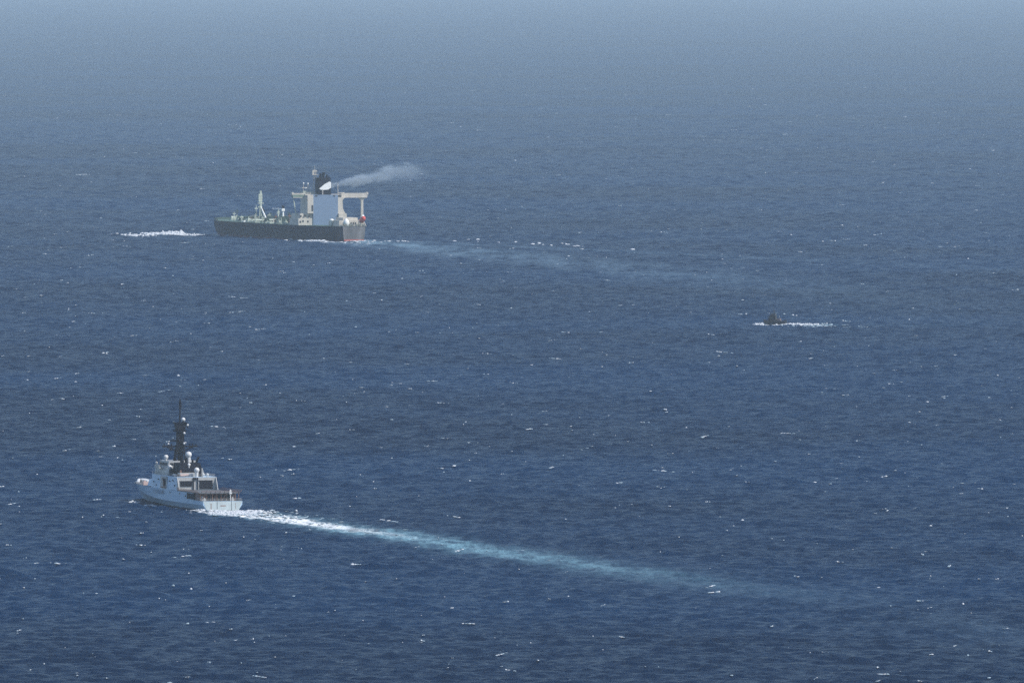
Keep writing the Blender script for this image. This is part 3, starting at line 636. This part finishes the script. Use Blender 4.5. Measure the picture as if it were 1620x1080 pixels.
# smoke drifting off the funnel
def build_smoke():
    base = Vector((tx+math.cos(TH_T)*.5-math.sin(TH_T)*66, ty+math.sin(TH_T)*.5+math.cos(TH_T)*66, 40.5))
    me = MB(); n = 14; v = []; f = []
    st = [(-3.5, -.6, 1.6), (4, .8, 3.4), (14, 2.4, 5.2), (28, 4.6, 7.2), (44, 8, 8.5), (60, 10, 10.5), (84, 9, 14), (120, 6, 18), (160, 3, 22), (200, 2, 22)]
    for k, (x, z, r) in enumerate(st):
        for i in range(n):
            t = 2*math.pi*i/n; v.append((x, r*math.cos(t)*1.0, z+r*math.sin(t)))
    for k in range(len(st)-1):
        for i in range(n): f.append((k*n+i, k*n+(i+1) % n, (k+1)*n+(i+1) % n, (k+1)*n+i))
    f += [tuple(range(n-1, -1, -1)), tuple(range((len(st)-1)*n, len(st)*n))]
    m = bpy.data.materials.new('smoke'); m.use_nodes = True; t = m.node_tree; N = t.nodes; L = t.links; N.remove(N['Principled BSDF'])
    pv = N.new('ShaderNodeVolumePrincipled'); pv.inputs['Color'].default_value = (.74, .88, 1.0, 1); pv.inputs['Anisotropy'].default_value = 0.1
    tc = N.new('ShaderNodeTexCoord'); sp = N.new('ShaderNodeSeparateXYZ'); L.new(tc.outputs['Object'], sp.inputs[0])
    # distance of a point from the plume's curved axis, over its radius there
    def curve(vals):
        mr = N.new('ShaderNodeFloatCurve'); c = mr.mapping.curves[0]
        nrm = N.new('ShaderNodeMath'); nrm.operation = 'DIVIDE'; nrm.inputs[1].default_value = 200; L.new(sp.outputs['X'], nrm.inputs[0])
        L.new(nrm.outputs[0], mr.inputs['Value'])
        c.points[0].location = (0, vals[0][1]); c.points[1].location = (1, vals[-1][1])
        for x, y in vals[1:-1]: c.points.new(x, y)
        mr.mapping.update(); return mr.outputs[0]
    def mm(op, a, b=None, cl=False):
        q = N.new('ShaderNodeMath'); q.operation = op; q.use_clamp = cl
        for i, s in enumerate((a, b)):
            if s is None: continue
            if isinstance(s, (int, float)): q.inputs[i].default_value = s
            else: L.new(s, q.inputs[i])
        return q.outputs[0]
    cz = mm('MULTIPLY', curve([(s[0]/200, s[1]/12) for s in st if s[0] >= 0 or s is st[0]]), 12)
    cr = mm('MULTIPLY', curve([(s[0]/200, s[2]/25) for s in st if s[0] >= 0 or s is st[0]]), 25)
    dz = mm('SUBTRACT', sp.outputs['Z'], cz)
    rad = mm('SQRT', mm('ADD', mm('MULTIPLY', dz, dz), mm('MULTIPLY', sp.outputs['Y'], sp.outputs['Y'])))
    q = mm('DIVIDE', rad, cr)
    nz = N.new('ShaderNodeTexNoise'); nz.inputs['Scale'].default_value = 0.12; nz.inputs['Detail'].default_value = 5; nz.inputs['Roughness'].default_value = .6
    nz.inputs['Distortion'].default_value = .6
    mp = N.new('ShaderNodeMapping'); mp.inputs['Scale'].default_value = (.55, 1, 1); L.new(tc.outputs['Object'], mp.inputs[0]); L.new(mp.outputs[0], nz.inputs['Vector'])
    core = mm('SUBTRACT', 1.0, q, True)
    puff = mm('MULTIPLY', mm('SUBTRACT', mm('ADD', mm('MULTIPLY', core, 0.62), nz.outputs[0]), .76), 6.0, True)
    fall = mm('POWER', mm('MAXIMUM', mm('DIVIDE', 6.0, mm('ADD', mm('MAXIMUM', sp.outputs['X'], 0.0), 6.0)), 0.0), 1.25)
    fade = N.new('ShaderNodeMapRange'); fade.interpolation_type = 'SMOOTHSTEP'; L.new(sp.outputs['X'], fade.inputs[0])
    fade.inputs['From Min'].default_value = 100; fade.inputs['From Max'].default_value = 34
    dens = mm('MULTIPLY', mm('MULTIPLY', mm('MULTIPLY', puff, fall), fade.outputs[0]), 2.3)
    L.new(dens, pv.inputs['Density']); L.new(pv.outputs[0], N['Material Output'].inputs['Volume'])
    o = me.add(v, f).build('smoke', m); o.location = base; o.rotation_euler = (0, 0, R(32))
    tag(o, 'pale smoke drifting right from the black tanker funnel', 'smoke', kind='stuff')
build_smoke()

# ================================================================ the small boat
def build_boat():
    hm = mat('boat dark hull', (0.012, 0.012, 0.018), 0.5, var=.2); cm = mat('boat dark cabin', (0.018, 0.016, 0.02), 0.5, var=.25)
    pk = mat('faded boat canvas', (0.11, 0.085, 0.09), 0.8, var=.15); gl = mat('boat window', (0.02, .025, .03), .15)
    root = empty('patrol_boat', (bx, by, 0.5), TH_B); root.scale = (1.15, 1.1, 1.15)
    tag(root, 'small dark patrol boat throwing white spray at the right of the sea', 'boat')
    def st(Y, wl, dk, zd, rake=0.): return (Y, [wl*.8, wl, (wl+dk)/2, dk, dk], [-1, .2, .7, 1.1, zd], rake)
    S = [st(0, 1.5, 1.9, 1.5), st(4, 1.6, 2.0, 1.5), st(8, 1.35, 1.95, 1.75), st(10, .8, 1.5, 2.0, .1), st(11.6, .15, .5, 2.3, .25)]
    hull(S, None, 'hull', hm, root); deck_sheet(S, .02, 'deck', pk, root, .1)
    MB().tube((-2.0, 0, 1.45), (-2.0, 8, 1.7), .28, n=8).build('fender', cm, root); MB().tube((2.0, 0, 1.45), (2.0, 8, 1.7), .28, n=8).build('fender', cm, root)
    cb = MB().box(-1.5, 1.5, 5.0, 9.4, 1.6, 4.1, .18, .45).box(-1.6, 1.6, 5.1, 8.9, 4.1, 4.3).build('cabin', cm, root)
    MB().box(-1.46, -1.2, 6.0, 8.4, 2.9, 3.7).build('window', gl, cb); MB().box(1.2, 1.46, 6.0, 8.4, 2.9, 3.7).build('window', gl, cb)
    MB().box(-1.3, 1.3, 5.4, 8.2, 4.3, 5.5, .15, .3).build('upper_console', cm, root)
    MB().tube((-1.1, 6, 4.3), (-.4, 6.6, 7.0), .12).tube((1.1, 6, 4.3), (.4, 6.6, 7.0), .12).box(-1.2, 1.2, 6.2, 6.9, 6.4, 6.7).tube((0, 6.6, 6.6), (0, 6.6, 9.6), .09).tube((-.6, 8, 4.3), (-.6, 8, 6.6), .08).build('radar_arch', hm, root)
    MB().box(-1.2, 1.2, 2.6, 4.6, 1.5, 3.0, .1, .3).build('aft_canopy', pk, root)
    MB().box(-1.0, -.1, -.5, .4, .6, 2.2, .1, .1).build('outboard_engine', hm, root); MB().box(.1, 1.0, -.5, .4, .6, 2.2, .1, .1).build('outboard_engine', hm, root)
build_boat()
foam_field('boat_foam', 'white spray and foam around the small dark patrol boat', (bx, by), TH_B,
    [(-11, -3.6, 2.6, 3, 50, .5, .5), (-17, -2.6, 1.3, 2.2, 50, .55, 1.0), (-13.5, -4, 1, 2.2, 24, .5, 1.3), (-4, -4.6, 3.5, 1.5, 60, .45, .35), (3, -3.4, 3, 2.5, 110, .6, .9), (9, -1, 4, 6, 160, .7, 1.1), (16, -2, 4, 8, 90, .6, .6)])
foam_field('thin_boat_wake', 'thin pale foam trailing right of the small dark patrol boat', (bx, by), TH_B,
    [(20, -6, 6, 14, 150, .7, .45), (34, -26, 8, 14, 120, .7, .26), (50, -48, 8, 12, 60, .6, .14)], M_mist)

# ---------------------------------------------------------------- haze: sea air round camera and scene, the sky outside it
def build_haze():
    S = 160000.0
    o = MB().box(-S, S, -S, S, -4.0, 240.0)
    m = bpy.data.materials.new('haze'); m.use_nodes = True; t = m.node_tree; t.nodes.remove(t.nodes['Principled BSDF'])
    pv = t.nodes.new('ShaderNodeVolumePrincipled'); pv.inputs['Color'].default_value = (0.70, 0.875, 1.0, 1)
    pv.inputs['Density'].default_value = 1.7e-5; pv.inputs['Anisotropy'].default_value = 0.0
    t.links.new(pv.outputs[0], t.nodes['Material Output'].inputs['Volume'])
    tag(o.build('haze', m), 'pale blue sea haze', 'haze', kind='stuff')
build_haze()
